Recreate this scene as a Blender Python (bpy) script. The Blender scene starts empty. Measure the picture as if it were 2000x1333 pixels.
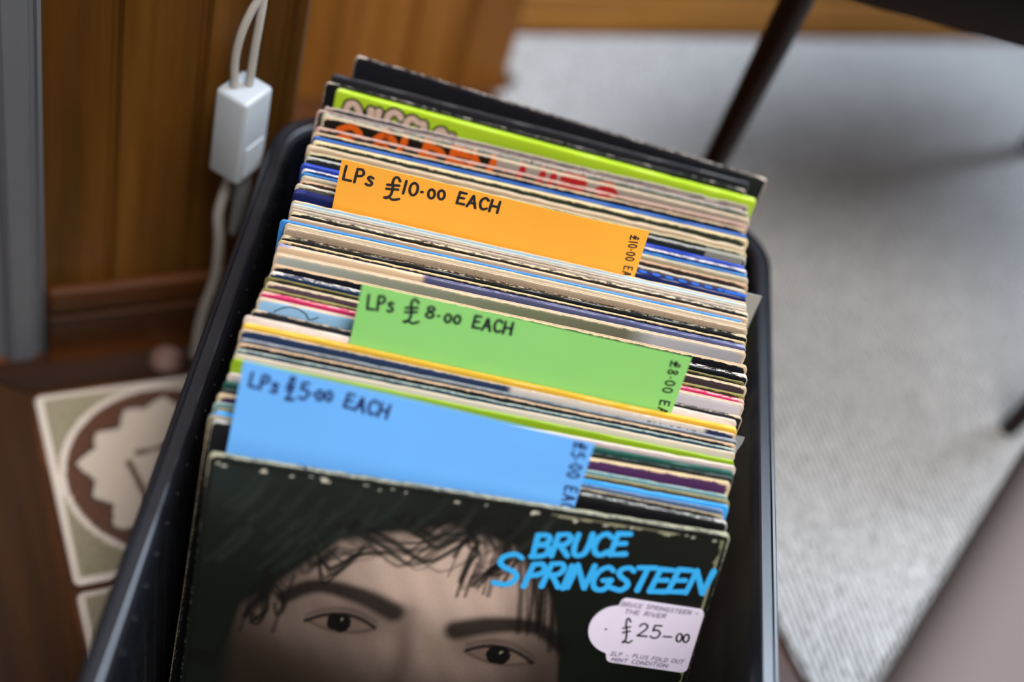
import bpy, bmesh, math, random
import numpy as np
from mathutils import Vector, Matrix

sc = bpy.context.scene
COL = sc.collection
rnd = random.Random(7)
R = math.radians

# ------------------------------------------------------------------ camera
cam_data = bpy.data.cameras.new('camera')
cam = bpy.data.objects.new('camera', cam_data)
COL.objects.link(cam)
cam_data.sensor_width = 36.0
cam_data.lens = 2803.0 / 2000.0 * 36.0
cam_data.clip_start = 0.02
cam_data.clip_end = 50
right = Vector((0.96773, 0.10979, 0.22683))
down = Vector((0.23478, -0.71986, -0.65321))
fwd = Vector((0.09157, 0.68538, -0.72240))
cam.matrix_world = Matrix(((right.x, -down.x, -fwd.x, 0.0),
                           (right.y, -down.y, -fwd.y, 0.0),
                           (right.z, -down.z, -fwd.z, 0.967),
                           (0, 0, 0, 1)))
cam_data.dof.use_dof = True
cam_data.dof.focus_distance = 0.93
cam_data.dof.aperture_fstop = 1.65
sc.camera = cam

# ------------------------------------------------------------------ world, lights, exposure
sc.view_settings.view_transform = 'Standard'
sc.view_settings.look = 'None'
sc.view_settings.exposure = 0.35
sc.view_settings.gamma = 1.0
sc.view_settings.use_curve_mapping = False
world = bpy.data.worlds.new('room_light')
sc.world = world
world.use_nodes = True
world.node_tree.nodes['Background'].inputs[0].default_value = (1.0, 0.97, 0.95, 1)
world.node_tree.nodes['Background'].inputs[1].default_value = 0.26


def area(name, loc, target, sx, sy, power, color, spread=180):
    d = bpy.data.lights.new(name, 'AREA')
    d.shape = 'RECTANGLE'
    d.size, d.size_y = sx, sy
    d.energy = power
    d.color = color
    d.spread = R(spread)
    o = bpy.data.objects.new(name, d)
    o.location = loc
    o.rotation_euler = (Vector(target) - Vector(loc)).to_track_quat('-Z', 'Y').to_euler()
    COL.objects.link(o)
    return o


area('window_daylight', (1.20, 2.0, 2.05), (0.3, 0.75, 0.1), 1.5, 1.7, 150, (0.70, 0.83, 1.0))
area('overhead_fill', (0.45, -0.10, 2.30), (0.06, 0.66, 0.25), 0.9, 0.9, 9.3, (1.0, 0.98, 0.96), 75)  # unseen fill light added overhead to brighten the card faces


# ------------------------------------------------------------------ helpers
def lin(h):
    h = h.lstrip('#')
    out = []
    for i in (0, 2, 4):
        c = int(h[i:i + 2], 16) / 255.0
        out.append(c / 12.92 if c <= 0.04045 else ((c + 0.055) / 1.055) ** 2.4)
    return (out[0], out[1], out[2], 1.0)


def mesh_obj(name, verts, faces, mats, parent=None, smooth=False, fmat=None):
    me = bpy.data.meshes.new(name)
    me.from_pydata([tuple(v) for v in verts], [], faces)
    if not isinstance(mats, (list, tuple)):
        mats = [mats]
    for m in mats:
        me.materials.append(m)
    if fmat:
        for p, i in zip(me.polygons, fmat):
            p.material_index = i
    if smooth:
        for p in me.polygons:
            p.use_smooth = True
    me.update()
    o = bpy.data.objects.new(name, me)
    COL.objects.link(o)
    if parent is not None:
        o.parent = parent
    return o


def tag(o, label, cat=None, group=None, kind=None):
    if label:
        o['label'] = label
    if cat:
        o['category'] = cat
    if group:
        o['group'] = group
    if kind:
        o['kind'] = kind
    return o


def empty(name, loc, rz=0.0):
    o = bpy.data.objects.new(name, None)
    o.empty_display_size = 0.05
    o.location = loc
    o.rotation_euler = (0, 0, rz)
    COL.objects.link(o)
    return o


def set_attr(me, name, vals):
    a = me.attributes.new(name, 'FLOAT', 'POINT')
    a.data.foreach_set('value', np.array(vals, dtype=np.float32))


def box_data(x0, x1, y0, y1, z0, z1, b=0.0):
    """A box with chamfered edges."""
    bm = bmesh.new()
    bmesh.ops.create_cube(bm, size=1.0)
    for v in bm.verts:
        v.co = Vector((x0 + (v.co.x + .5) * (x1 - x0), y0 + (v.co.y + .5) * (y1 - y0), z0 + (v.co.z + .5) * (z1 - z0)))
    if b > 0:
        bmesh.ops.bevel(bm, geom=bm.edges[:], offset=b, segments=3, affect='EDGES', profile=0.5)
    bm.verts.index_update()
    vs = [v.co.copy() for v in bm.verts]
    fs = [[v.index for v in f.verts] for f in bm.faces]
    bm.free()
    return vs, fs


def join(*parts):
    V, F = [], []
    for v, f in parts:
        n = len(V)
        V += list(v)
        F += [[i + n for i in q] for q in f]
    return V, F


def tube_data(pts, radii, n=12, cap=True, sub=5):
    """A round tube through points (Catmull-Rom)."""
    P = [Vector(p) for p in pts]
    if not isinstance(radii, (list, tuple)):
        radii = [radii] * len(P)
    Q, Rr = [], []
    if len(P) > 2 and sub > 1:
        for i in range(len(P) - 1):
            p0 = P[max(i - 1, 0)]
            p1, p2 = P[i], P[i + 1]
            p3 = P[min(i + 2, len(P) - 1)]
            for k in range(sub):
                t = k / sub
                Q.append(0.5 * ((2 * p1) + (p2 - p0) * t + (2 * p0 - 5 * p1 + 4 * p2 - p3) * t * t
                                + (-p0 + 3 * p1 - 3 * p2 + p3) * t ** 3))
                Rr.append(radii[i] * (1 - t) + radii[i + 1] * t)
        Q.append(P[-1])
        Rr.append(radii[-1])
    else:
        Q, Rr = P, list(radii)
    V, F = [], []
    up = None
    for i, q in enumerate(Q):
        d = (Q[min(i + 1, len(Q) - 1)] - Q[max(i - 1, 0)]).normalized()
        if up is None:
            up = d.orthogonal().normalized()
        up = (up - d * up.dot(d)).normalized()
        s = d.cross(up)
        for k in range(n):
            a = 2 * math.pi * k / n
            V.append(q + (up * math.cos(a) + s * math.sin(a)) * Rr[i])
    for i in range(len(Q) - 1):
        for k in range(n):
            F.append([i * n + k, i * n + (k + 1) % n, (i + 1) * n + (k + 1) % n, (i + 1) * n + k])
    if cap:
        F.append(list(range(n))[::-1])
        F.append([(len(Q) - 1) * n + k for k in range(n)])
    return V, F


# ------------------------------------------------------------------ materials
class NT:
    def __init__(self, name):
        self.m = bpy.data.materials.new(name)
        self.m.use_nodes = True
        self.t = self.m.node_tree
        self.b = self.t.nodes['Principled BSDF']

    def n(self, typ, **kw):
        o = self.t.nodes.new(typ)
        for k, v in kw.items():
            setattr(o, k, v)
        return o

    def l(self, a, b):
        self.t.links.new(a, b)

    def math(self, op, a, b=None, clamp=False):
        o = self.n('ShaderNodeMath', operation=op, use_clamp=clamp)
        for i, v in enumerate((a, b)):
            if v is None:
                continue
            if isinstance(v, (int, float)):
                o.inputs[i].default_value = v
            else:
                self.l(v, o.inputs[i])
        return o.outputs[0]

    def noise(self, vec, scale, detail=3, rough=0.55):
        o = self.n('ShaderNodeTexNoise')
        o.inputs['Scale'].default_value = scale
        o.inputs['Detail'].default_value = detail
        o.inputs['Roughness'].default_value = rough
        if vec is not None:
            self.l(vec, o.inputs['Vector'])
        return o.outputs[0]

    def mapping(self, scale=(1, 1, 1), loc=(0, 0, 0), rot=(0, 0, 0), src='Object'):
        tc = self.n('ShaderNodeTexCoord')
        mp = self.n('ShaderNodeMapping')
        mp.inputs['Scale'].default_value = scale
        mp.inputs['Location'].default_value = loc
        mp.inputs['Rotation'].default_value = rot
        self.l(tc.outputs[src], mp.inputs[0])
        return mp.outputs[0]

    def ramp(self, fac, stops, interp='LINEAR'):
        o = self.n('ShaderNodeValToRGB')
        o.color_ramp.interpolation = interp
        e = o.color_ramp.elements
        while len(e) < len(stops):
            e.new(0.5)
        for el, (p, c) in zip(e, stops):
            el.position = p
            el.color = c
        self.l(fac, o.inputs[0])
        return o.outputs[0]

    def mix(self, fac, a, b, mode='MIX'):
        o = self.n('ShaderNodeMix', data_type='RGBA', blend_type=mode)
        if isinstance(fac, (int, float)):
            o.inputs[0].default_value = fac
        else:
            self.l(fac, o.inputs[0])
        for idx, v in ((6, a), (7, b)):
            if isinstance(v, tuple):
                o.inputs[idx].default_value = v
            else:
                self.l(v, o.inputs[idx])
        return o.outputs[2]

    def bump(self, h, strength, dist=0.001):
        o = self.n('ShaderNodeBump')
        o.inputs['Strength'].default_value = strength
        o.inputs['Distance'].default_value = dist
        self.l(h, o.inputs['Height'])
        self.l(o.outputs[0], self.b.inputs['Normal'])


def plain(name, hexcol, rough=0.5, var=0.06, scale=60, spec=0.5, coat=0.0, bump=0.0, metal=0.0):
    k = NT(name)
    v = k.mapping()
    ns = k.noise(v, scale)
    c = lin(hexcol)
    lo = tuple(x * (1 - var) for x in c[:3]) + (1,)
    hi = tuple(min(1, x * (1 + var)) for x in c[:3]) + (1,)
    k.l(k.mix(ns, lo, hi), k.b.inputs['Base Color'])
    k.b.inputs['Roughness'].default_value = rough
    k.b.inputs['Specular IOR Level'].default_value = spec
    k.b.inputs['Coat Weight'].default_value = coat
    k.b.inputs['Metallic'].default_value = metal
    if bump:
        k.bump(k.noise(v, scale * 6), bump, 0.0006)
    return k.m


def wood(name, dark, mid, light, axis='z', scale=1.0, rough=0.45, knots=True, rot=0.0, coat=0.0):
    """Grain stretched along one axis of the object, with a few knots."""
    k = NT(name)
    s = {'x': (1.6, 26, 26), 'y': (26, 1.6, 26), 'z': (26, 26, 1.6)}[axis]
    s = tuple(a * scale for a in s)
    v = k.mapping(scale=s, rot=(0, 0, rot))
    g = k.noise(v, 1.0, 5, 0.6)
    s2 = {'x': (.5, 9, 9), 'y': (9, .5, 9), 'z': (9, 9, .5)}[axis]
    g2 = k.noise(k.mapping(scale=tuple(a * scale for a in s2), rot=(0, 0, rot), loc=(3, 1, 7)), 1.0, 2)
    fac = k.math('ADD', k.math('MULTIPLY', g, .6), k.math('MULTIPLY', g2, .4))
    c = k.ramp(fac, [(.32, lin(dark)), (.5, lin(mid)), (.68, lin(light))])
    if knots:
        vo = k.n('ShaderNodeTexVoronoi')
        vo.inputs['Scale'].default_value = 1.0
        ks = {'x': (3.5, 9, 9), 'y': (9, 3.5, 9), 'z': (9, 9, 3.5)}[axis]
        k.l(k.mapping(scale=ks, rot=(0, 0, rot), loc=(.3, .7, .2)), vo.inputs['Vector'])
        kn = k.math('LESS_THAN', vo.outputs['Distance'], 0.085)
        c = k.mix(k.math('MULTIPLY', kn, .75), c, lin(dark))
    k.l(c, k.b.inputs['Base Color'])
    k.b.inputs['Roughness'].default_value = rough
    k.b.inputs['Coat Weight'].default_value = coat
    k.b.inputs['Specular IOR Level'].default_value = .22
    k.bump(g, .12, .001)
    return k.m


def attr_mat(name, rough=0.5, coat=0.0, grain=0.0, gscale=300, spec=0.5):
    """Printed picture stored as a colour attribute."""
    k = NT(name)
    a = k.n('ShaderNodeAttribute', attribute_name='print')
    c = a.outputs['Color']
    if grain:
        c = k.mix(grain, c, k.ramp(k.noise(k.mapping(), gscale, 2), [(.3, (.25, .25, .25, 1)), (.7, (1, 1, 1, 1))]), 'MULTIPLY')
    k.l(c, k.b.inputs['Base Color'])
    k.b.inputs['Roughness'].default_value = rough
    k.b.inputs['Coat Weight'].default_value = coat
    k.b.inputs['Specular IOR Level'].default_value = spec
    return k.m


def sleeve_mat(name, c, e, w, gloss=0.5, speckle=False):
    """Printed card: a cover colour that wears to the edge colour along its folds."""
    k = NT(name)
    ed = k.n('ShaderNodeAttribute', attribute_name='edge').outputs['Fac']
    seed = rnd.uniform(0, 50)
    v = k.mapping(scale=(210, 700, 520), loc=(seed, seed * .7, seed * .3))
    n1 = k.noise(v, 1.0, 6, .72)
    n2 = k.noise(k.mapping(scale=(22, 60, 60), loc=(seed, 0, 0)), 1.0, 3)
    if isinstance(c, str):
        cc = lin(c)
        lo = tuple(x * .82 for x in cc[:3]) + (1,)
        hi = tuple(min(1, x * 1.12) for x in cc[:3]) + (1,)
        base = k.mix(n2, lo, hi)
    else:
        u = k.n('ShaderNodeAttribute', attribute_name='across').outputs['Fac']
        u2 = k.math('ADD', u, k.math('MULTIPLY', k.math('SUBTRACT', n2, .5), .004))
        base = k.ramp(u2, [(p, lin(h)) for p, h in c])
    if speckle:
        sp = k.math('GREATER_THAN', k.noise(k.mapping(scale=(900, 900, 900)), 1.0, 2), .64)
        base = k.mix(k.math('MULTIPLY', sp, .55), base, lin('3c2c20'))
    s = k.math('ADD', n1, w - .2)
    s = k.math('SUBTRACT', s, k.math('MULTIPLY', ed, 200.0))
    mask = k.math('MULTIPLY', k.math('SUBTRACT', s, .47), 16.0, clamp=True)
    ec = lin(e)
    if min(ec[:3]) > .38:
        ec = (ec[0] * .84, ec[1] * .75, ec[2] * .64, 1)      # card gone yellow with age
    ecol = k.mix(n1, tuple(x * .72 for x in ec[:3]) + (1,), tuple(min(1, x * 1.08) for x in ec[:3]) + (1,))
    k.l(k.mix(mask, base, ecol), k.b.inputs['Base Color'])
    k.l(k.math('ADD', k.math('MULTIPLY', mask, .4), gloss), k.b.inputs['Roughness'])
    k.bump(n1, .25, .0004)
    return k.m


M_ink = plain('marker_ink', '241a22', .5)
M_ink_green = plain('marker_ink_black', '14181c', .5)
M_ink_blue = plain('marker_ink_navy', '18205c', .5)
M_plastic = None


def black_plastic():
    k = NT('black_plastic')
    v = k.mapping()
    k.l(k.mix(k.noise(v, 35), lin('0c0c12'), lin('14151d')), k.b.inputs['Base Color'])
    r = k.ramp(k.noise(k.mapping(scale=(30, 4, 30)), 1.0, 3), [(.3, (.26, .26, .26, 1)), (.7, (.42, .42, .42, 1))])
    k.l(r, k.b.inputs['Roughness'])
    k.b.inputs['Specular IOR Level'].default_value = .7
    k.bump(k.noise(v, 500, 2), .05, .0004)
    return k.m


M_plastic = black_plastic()

# ------------------------------------------------------------------ hand lettering
def ell(cx, cy, rx, ry, a0=90, a1=450, n=14):
    return [(cx + rx * math.cos(R(a0 + (a1 - a0) * i / n)), cy + ry * math.sin(R(a0 + (a1 - a0) * i / n))) for i in range(n + 1)]


GLY = {
    'A': (.62, [[(0, 0), (.16, .5), (.3, 1), (.44, .5), (.6, 0)], [(.1, .36), (.52, .36)]]),
    'B': (.58, [[(.05, 0), (.05, 1)], [(.05, 1), (.4, .97), (.5, .76), (.36, .56), (.05, .53)], [(.05, .53), (.45, .5), (.56, .25), (.42, .03), (.0, 0)]]),
    'C': (.55, [[(.54, .84), (.34, 1), (.1, .82), (.03, .45), (.14, .1), (.34, 0), (.55, .14)]]),
    'D': (.6, [[(.05, 0), (.05, 1)], [(.05, 1), (.42, .9), (.58, .5), (.4, .1), (.03, 0)]]),
    'E': (.52, [[(.5, .98), (.06, 1)], [(.06, 1), (.03, .5), (.0, .02)], [(.0, .02), (.52, .04)], [(.04, .52), (.42, .54)]]),
    'F': (.5, [[(.5, .98), (.06, 1)], [(.06, 1), (.0, 0)], [(.03, .52), (.4, .54)]]),
    'G': (.62, [[(.56, .85), (.36, 1), (.1, .82), (.02, .45), (.14, .1), (.36, 0), (.54, .1), (.58, .42)], [(.34, .42), (.6, .44)]]),
    'H': (.6, [[(.03, 1), (.0, 0)], [(.58, 1), (.57, 0)], [(.0, .5), (.58, .52)]]),
    'I': (.1, [[(.05, 1), (.05, 0)]]),
    'K': (.55, [[(.03, 1), (.0, 0)], [(.5, 1), (.03, .45)], [(.12, .55), (.55, 0)]]),
    'L': (.5, [[(.06, 1), (.03, .5), (.02, .03)], [(.02, .03), (.5, .03)]]),
    'M': (.72, [[(.0, 0), (.06, 1)], [(.06, 1), (.35, .3)], [(.35, .3), (.64, 1)], [(.64, 1), (.7, 0)]]),
    'N': (.64, [[(.0, 0), (.05, 1)], [(.05, 1), (.56, .02)], [(.56, .02), (.62, 1)]]),
    'O': (.6, [ell(.3, .5, .28, .5)]),
    'P': (.52, [[(.08, 1), (.04, .5), (.02, 0)], [(.06, .96), (.36, 1), (.5, .78), (.38, .56), (.05, .48)]]),
    'R': (.58, [[(.06, 1), (.0, 0)], [(.06, .98), (.4, 1), (.52, .78), (.38, .54), (.06, .5)], [(.2, .5), (.38, .26), (.56, 0)]]),
    'S': (.55, [[(.52, .86), (.36, 1), (.12, .94), (.06, .74), (.22, .56), (.42, .42), (.5, .22), (.34, .02), (.02, .1)]]),
    'T': (.58, [[(.0, .98), (.58, 1)], [(.32, 1), (.26, 0)]]),
    'U': (.56, [[(.05, 1), (.02, .4), (.1, .06), (.28, 0), (.44, .12), (.52, .5), (.54, 1)]]),
    'V': (.56, [[(.0, 1), (.26, 0)], [(.26, 0), (.56, 1)]]),
    's': (.42, [[(.4, .56), (.2, .62), (.08, .5), (.2, .36), (.36, .24), (.34, .06), (.16, 0), (.0, .06)]]),
    '£': (.66, [[(.6, .86), (.5, 1), (.36, .96), (.3, .75), (.33, .5), (.28, .2), (.1, .02)], [(.02, .04), (.2, .08), (.4, .0), (.66, .08)],
                [(.08, .62), (.58, .66)], [(.06, .44), (.56, .48)]]),
    '0': (.5, [ell(.25, .5, .23, .48)]),
    'o': (.5, [ell(.25, .36, .23, .34)]),
    '1': (.14, [[(.1, 1), (.06, 0)]]),
    '2': (.56, [[(.04, .78), (.2, 1), (.44, .92), (.46, .66), (.26, .34), (.02, .03)], [(.02, .03), (.56, .06)]]),
    '4': (.5, [[(.35, 1), (.0, .35)], [(.0, .35), (.5, .38)], [(.36, .7), (.34, 0)]]),
    '3': (.5, [[(.05, .95), (.4, 1), (.45, .75), (.2, .55), (.46, .4), (.44, .1), (.05, 0)]]),
    '5': (.52, [[(.5, 1), (.12, .98)], [(.12, .98), (.08, .56)], [(.08, .56), (.32, .64), (.5, .42), (.42, .1), (.2, 0), (.0, .1)]]),
    '8': (.5, [[(.42, .88), (.26, 1), (.1, .86), (.14, .66), (.36, .44), (.46, .22), (.26, 0), (.06, .16), (.12, .4), (.36, .64), (.44, .84)]]),
    '.': (.12, [[(.03, .4), (.09, .42)]]),
    '-': (.5, [[(.04, .42), (.46, .44)]]),
    ' ': (.35, []),
}


def smooth(pl, sub=5):
    if len(pl) < 3:
        return pl
    out = []
    for i in range(len(pl) - 1):
        p0 = pl[max(i - 1, 0)]
        p1, p2 = pl[i], pl[i + 1]
        p3 = pl[min(i + 2, len(pl) - 1)]
        for k in range(sub):
            t = k / sub
            out.append(tuple(0.5 * (2 * b + (c - a) * t + (2 * a - 5 * b + 4 * c - d) * t * t + (-a + 3 * b - 3 * c + d) * t ** 3)
                             for a, b, c, d in zip(p0, p1, p2, p3)))
    out.append(pl[-1])
    return out


def stroke_data(polys, hw, y, seed=1, taper=0.0, thick=0.00008):
    """Pen strokes as raised ribbons: 2-D polylines (u, v) on the plane y."""
    V, F = [], []
    rr = random.Random(seed)
    y0_ = y
    for ip, pl in enumerate(polys):
        y = y0_ - ip * 4e-6
        m = len(pl)
        ws = [hw * (1 + rr.uniform(-.07, .07)) * (1 - taper * (i / max(1, m - 1))) for i in range(m)]
        base = len(V)
        for i, p in enumerate(pl):
            a = pl[max(i - 1, 0)]
            b = pl[min(i + 1, m - 1)]
            dx, dy = b[0] - a[0], b[1] - a[1]
            L = math.hypot(dx, dy) or 1
            nx, ny = -dy / L, dx / L
            V.append((p[0] + nx * ws[i], y, p[1] + ny * ws[i]))
            V.append((p[0] - nx * ws[i], y, p[1] - ny * ws[i]))
        for i in range(m - 1):
            F.append([base + 2 * i, base + 2 * i + 1, base + 2 * i + 3, base + 2 * i + 2])
        for p, w_ in ((pl[0], ws[0]), (pl[-1], ws[-1])):
            b0 = len(V)
            for q in range(10):
                V.append((p[0] + w_ * math.cos(q * .6283), y - 2e-6, p[1] + w_ * math.sin(q * .6283)))
            F.append([b0 + q for q in range(10)])
    return V, F


def word(text, p0, p1, height, jitter=.03, seed=1, gap=.16, shear=0.0, heights=None):
    """Lay a word between two baseline points; returns polylines."""
    rr = random.Random(seed)
    tot = sum(GLY[c][0] for c in text) + gap * (len(text) - 1)
    L = math.hypot(p1[0] - p0[0], p1[1] - p0[1])
    ang = math.atan2(p1[1] - p0[1], p1[0] - p0[0])
    sx = L / tot
    out = []
    x = 0.0
    for gi, c in enumerate(text):
        w_, polys = GLY[c]
        h = height * (heights[gi] if heights else 1.0)
        dy = rr.uniform(-jitter, jitter) * height
        for pl in polys:
            q = []
            for (a, b) in smooth(pl):
                lx = x + a * sx + shear * b * h
                ly = b * h + dy
                q.append((p0[0] + lx * math.cos(ang) - ly * math.sin(ang), p0[1] + lx * math.sin(ang) + ly * math.cos(ang)))
            out.append(q)
        x += (w_ + gap) * sx
    return out


# ------------------------------------------------------------------ setting: floor, walls
U = Vector((0.88628, 0.46315, 0))          # along the panelled walls
N = Vector((-0.46315, 0.88628, 0))         # into the walls
P0 = Vector((-0.267, 0.779, 0))


def WP(a, d=0.0, z=0.0):
    p = P0 + U * a + N * d
    return Vector((p.x, p.y, z))


M_floor = wood('brown_floorboards', '2a160a', '4c2a14', '6e4020', axis='x', rot=R(-27.6), rough=.4)
vs = [(-2.5, -1.5, 0), (3.5, -1.5, 0), (3.5, 3.5, 0), (-2.5, 3.5, 0)]
vs += [(x, y, -.03) for x, y, z in vs]
o = mesh_obj('floor', vs, [[0, 1, 2, 3], [7, 6, 5, 4], [0, 4, 5, 1], [1, 5, 6, 2], [2, 6, 7, 3], [3, 7, 4, 0]], M_floor)
tag(o, 'dark brown wooden floor under the black crate', kind='structure')

M_panel = wood('pine_panelling', '2a1a08', '54340f', '70481a', axis='z', rough=.42)
M_panel2 = wood('orange_pine_panelling', '5c3610', '8e5a22', 'a87038', axis='z', rough=.45)


def panel_wall(name, base, a0, a1, h, mat, label, pitch=.0615, first=.05, ret=None, thick=.02):
    """Vertical tongue-and-groove boards with V grooves; local x along the wall, y into it."""
    prof = [(a0, 0)]
    g = first - pitch * 40
    while g < a1 - .008:
        if g > a0 + .008:
            prof += [(g - .0045, 0), (g - .0012, .0045), (g + .0012, .0045), (g + .0045, 0)]
        g += pitch
    prof += [(a1 - .004, 0), (a1, .004)]
    back = ret if ret else thick
    prof += [(a1, back), (a0, back)]
    n = len(prof)
    V = [(x, y, 0) for x, y in prof] + [(x, y, h) for x, y in prof]
    F = [[i, (i + 1) % n, n + (i + 1) % n, n + i] for i in range(n)]
    F.append(list(range(n))[::-1])
    F.append(list(range(n, 2 * n)))
    o = mesh_obj(name, V, F, mat)
    o.location = base
    o.rotation_euler = (0, 0, math.atan2(U.y, U.x))
    return tag(o, label, kind='structure')


panel_wall('wall_left', P0, -.9, .188, 2.3, M_panel, 'brown pine panelled wall with vertical boards behind the crate', ret=.30)
B0 = Vector((.071, 1.2935, 0))
panel_wall('wall_recess', B0, -.42, 0.0, 2.3, M_panel2, 'orange pine panelling set further back beyond the crate', first=-.062, pitch=.062, ret=.09)
# back wall, turned a little
UB = Vector((.9225, .386, 0))
C0 = Vector((.09, 1.4075, 0))
V, F = box_data(-.30, 3.0, 0, .05, 0, 2.3)
o = mesh_obj('wall_back', V, F, wood('dark_back_boards', '2c1a0c', '54341a', '6c4622', axis='x', rough=.5))
o.location = C0 + Vector((-.386, .9225, 0)) * .016
o.rotation_euler = (0, 0, math.atan2(UB.y, UB.x))
tag(o, 'brown wooden back wall beyond the rug', kind='structure')
V, F = join(box_data(-.06, 3.0, .0, .0155, 0, .022, .003), box_data(-.06, 3.0, .004, .0155, .022, .046, .004))
o = mesh_obj('baseboard_back', V, F, wood('honey_baseboard', '7a4c1c', 'a87434', 'c8965a', axis='x', rough=.4))
o.location = C0
o.rotation_euler = (0, 0, math.atan2(UB.y, UB.x))
tag(o, 'honey coloured wooden baseboard along the back of the rug', kind='structure')
V, F = join(box_data(0, .188, -.016, -.0005, 0, .056, .002), box_data(0, .188, -.012, -.0005, .056, .083, .005))
o = mesh_obj('baseboard_left', V, F, wood('brown_baseboard', '261408', '4a280f', '683a1c', axis='x', rough=.3))
o.location = P0
o.rotation_euler = (0, 0, math.atan2(U.y, U.x))
tag(o, 'brown wooden baseboard under the pine panelling', kind='structure')
# painted post at the far left
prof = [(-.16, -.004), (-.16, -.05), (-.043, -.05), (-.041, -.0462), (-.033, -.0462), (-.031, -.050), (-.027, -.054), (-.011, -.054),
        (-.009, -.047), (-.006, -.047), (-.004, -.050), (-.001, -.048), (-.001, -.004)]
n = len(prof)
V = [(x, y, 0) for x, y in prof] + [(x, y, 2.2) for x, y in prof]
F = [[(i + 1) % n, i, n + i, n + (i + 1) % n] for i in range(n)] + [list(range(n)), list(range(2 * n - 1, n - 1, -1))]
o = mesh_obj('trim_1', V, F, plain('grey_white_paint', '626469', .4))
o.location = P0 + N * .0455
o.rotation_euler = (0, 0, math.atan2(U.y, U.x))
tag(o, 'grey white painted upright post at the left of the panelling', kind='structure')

# ------------------------------------------------------------------ tiled hearth
TO = Vector((-.26, .728, 0))                 # corner of the first tile
hearth = empty('tiled_hearth', TO, math.atan2(U.y, U.x))
tag(hearth, 'brown wooden surround with picture tiles set flush in the floor left of the crate', 'hearth')
M_oak = wood('hearth_wood_along', '1a0e06', '2e190b', '44280f', axis='x', rough=.62, knots=False)
M_oak2 = wood('hearth_wood_across', '1e1006', '3a2009', '5c340f', axis='y', rough=.6, knots=False)


def slab(name, poly, z0, z1, mat, parent, bev=.0012):
    bm = bmesh.new()
    b = [bm.verts.new((x, y, z0)) for x, y in poly]
    t = [bm.verts.new((x, y, z1)) for x, y in poly]
    n = len(poly)
    bm.faces.new(b[::-1])
    bm.faces.new(t)
    for i in range(n):
        bm.faces.new((b[i], b[(i + 1) % n], t[(i + 1) % n], t[i]))
    bmesh.ops.recalc_face_normals(bm, faces=bm.faces[:])
    if bev:
        bmesh.ops.bevel(bm, geom=[e for e in bm.edges if all(v.co.z > z1 - 1e-6 for v in e.verts)], offset=bev, segments=2, affect='EDGES')
    me = bpy.data.meshes.new(name)
    bm.to_mesh(me)
    bm.free()
    me.materials.append(mat)
    o = bpy.data.objects.new(name, me)
    COL.objects.link(o)
    o.parent = parent
    return o


slab('border_board', [(-.052, .040), (.19, .040), (.19, .0045), (-.0035, .0045)], -.001, .0025, M_oak, hearth)
slab('border_board', [(-.054, .040), (-.0045, .0035), (-.0045, -.62), (-.16, -.62), (-.16, .040)], -.001, .0025, M_oak2, hearth)


def tile_print(x, y, s, seed):
    """Cream tile, ring, brown saw-toothed band round a pale picture; arrays 0..s."""
    rg = np.random.default_rng(seed)
    X = x / s - .5
    Y = y / s - .5
    r = np.hypot(X, Y)
    th = np.arctan2(Y, X)
    n = rg.random(X.shape)
    cream = np.array(lin('dccec2')[:3])
    beige = np.array(lin('948a72')[:3])
    brown = np.array(lin('5c3a2a')[:3])
    pale = np.array(lin('d4c4b4')[:3])
    dark = np.array(lin('38241a')[:3])
    col = np.empty(X.shape + (3,))
    hatch = .82 + .3 * n
    col[:] = beige * hatch[..., None]
    edge = np.maximum(np.abs(X), np.abs(Y)) > .468
    col[edge] = cream
    col[(r < .468)] = cream
    band = r < .440
    col[band] = (brown * (.75 + .5 * n[..., None]))[band]
    saw = .33 + .058 * np.abs(((th * 6.5 / math.pi) % 1) * 2 - 1) + .02 * np.sin(th * 5)
    inn = r < saw
    col[inn] = (pale * (.92 + .1 * n[..., None]))[inn]
    line = (np.abs(r - saw) < .008)
    col[line] = dark
    # a plain little scene: two posts, a beam, a dark bush
    for (x0, y0, x1, y1, w) in ((-.17, .06, -.10, -.33, .014), (-.13, .105, .22, .13, .012), (.13, .12, .16, -.3, .014)):
        L = math.hypot(x1 - x0, y1 - y0)
        t = np.clip(((X - x0) * (x1 - x0) + (Y - y0) * (y1 - y0)) / L ** 2, 0, 1)
        d = np.hypot(X - (x0 + t * (x1 - x0)), Y - (y0 + t * (y1 - y0)))
        m = (d < w) & inn
        col[m] = brown * .9
    bush = (np.hypot((X - .05) / 1.1, (Y + .03)) < .07 + .02 * np.sin(th * 13)) & inn
    col[bush] = brown * 1.2
    return col


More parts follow.
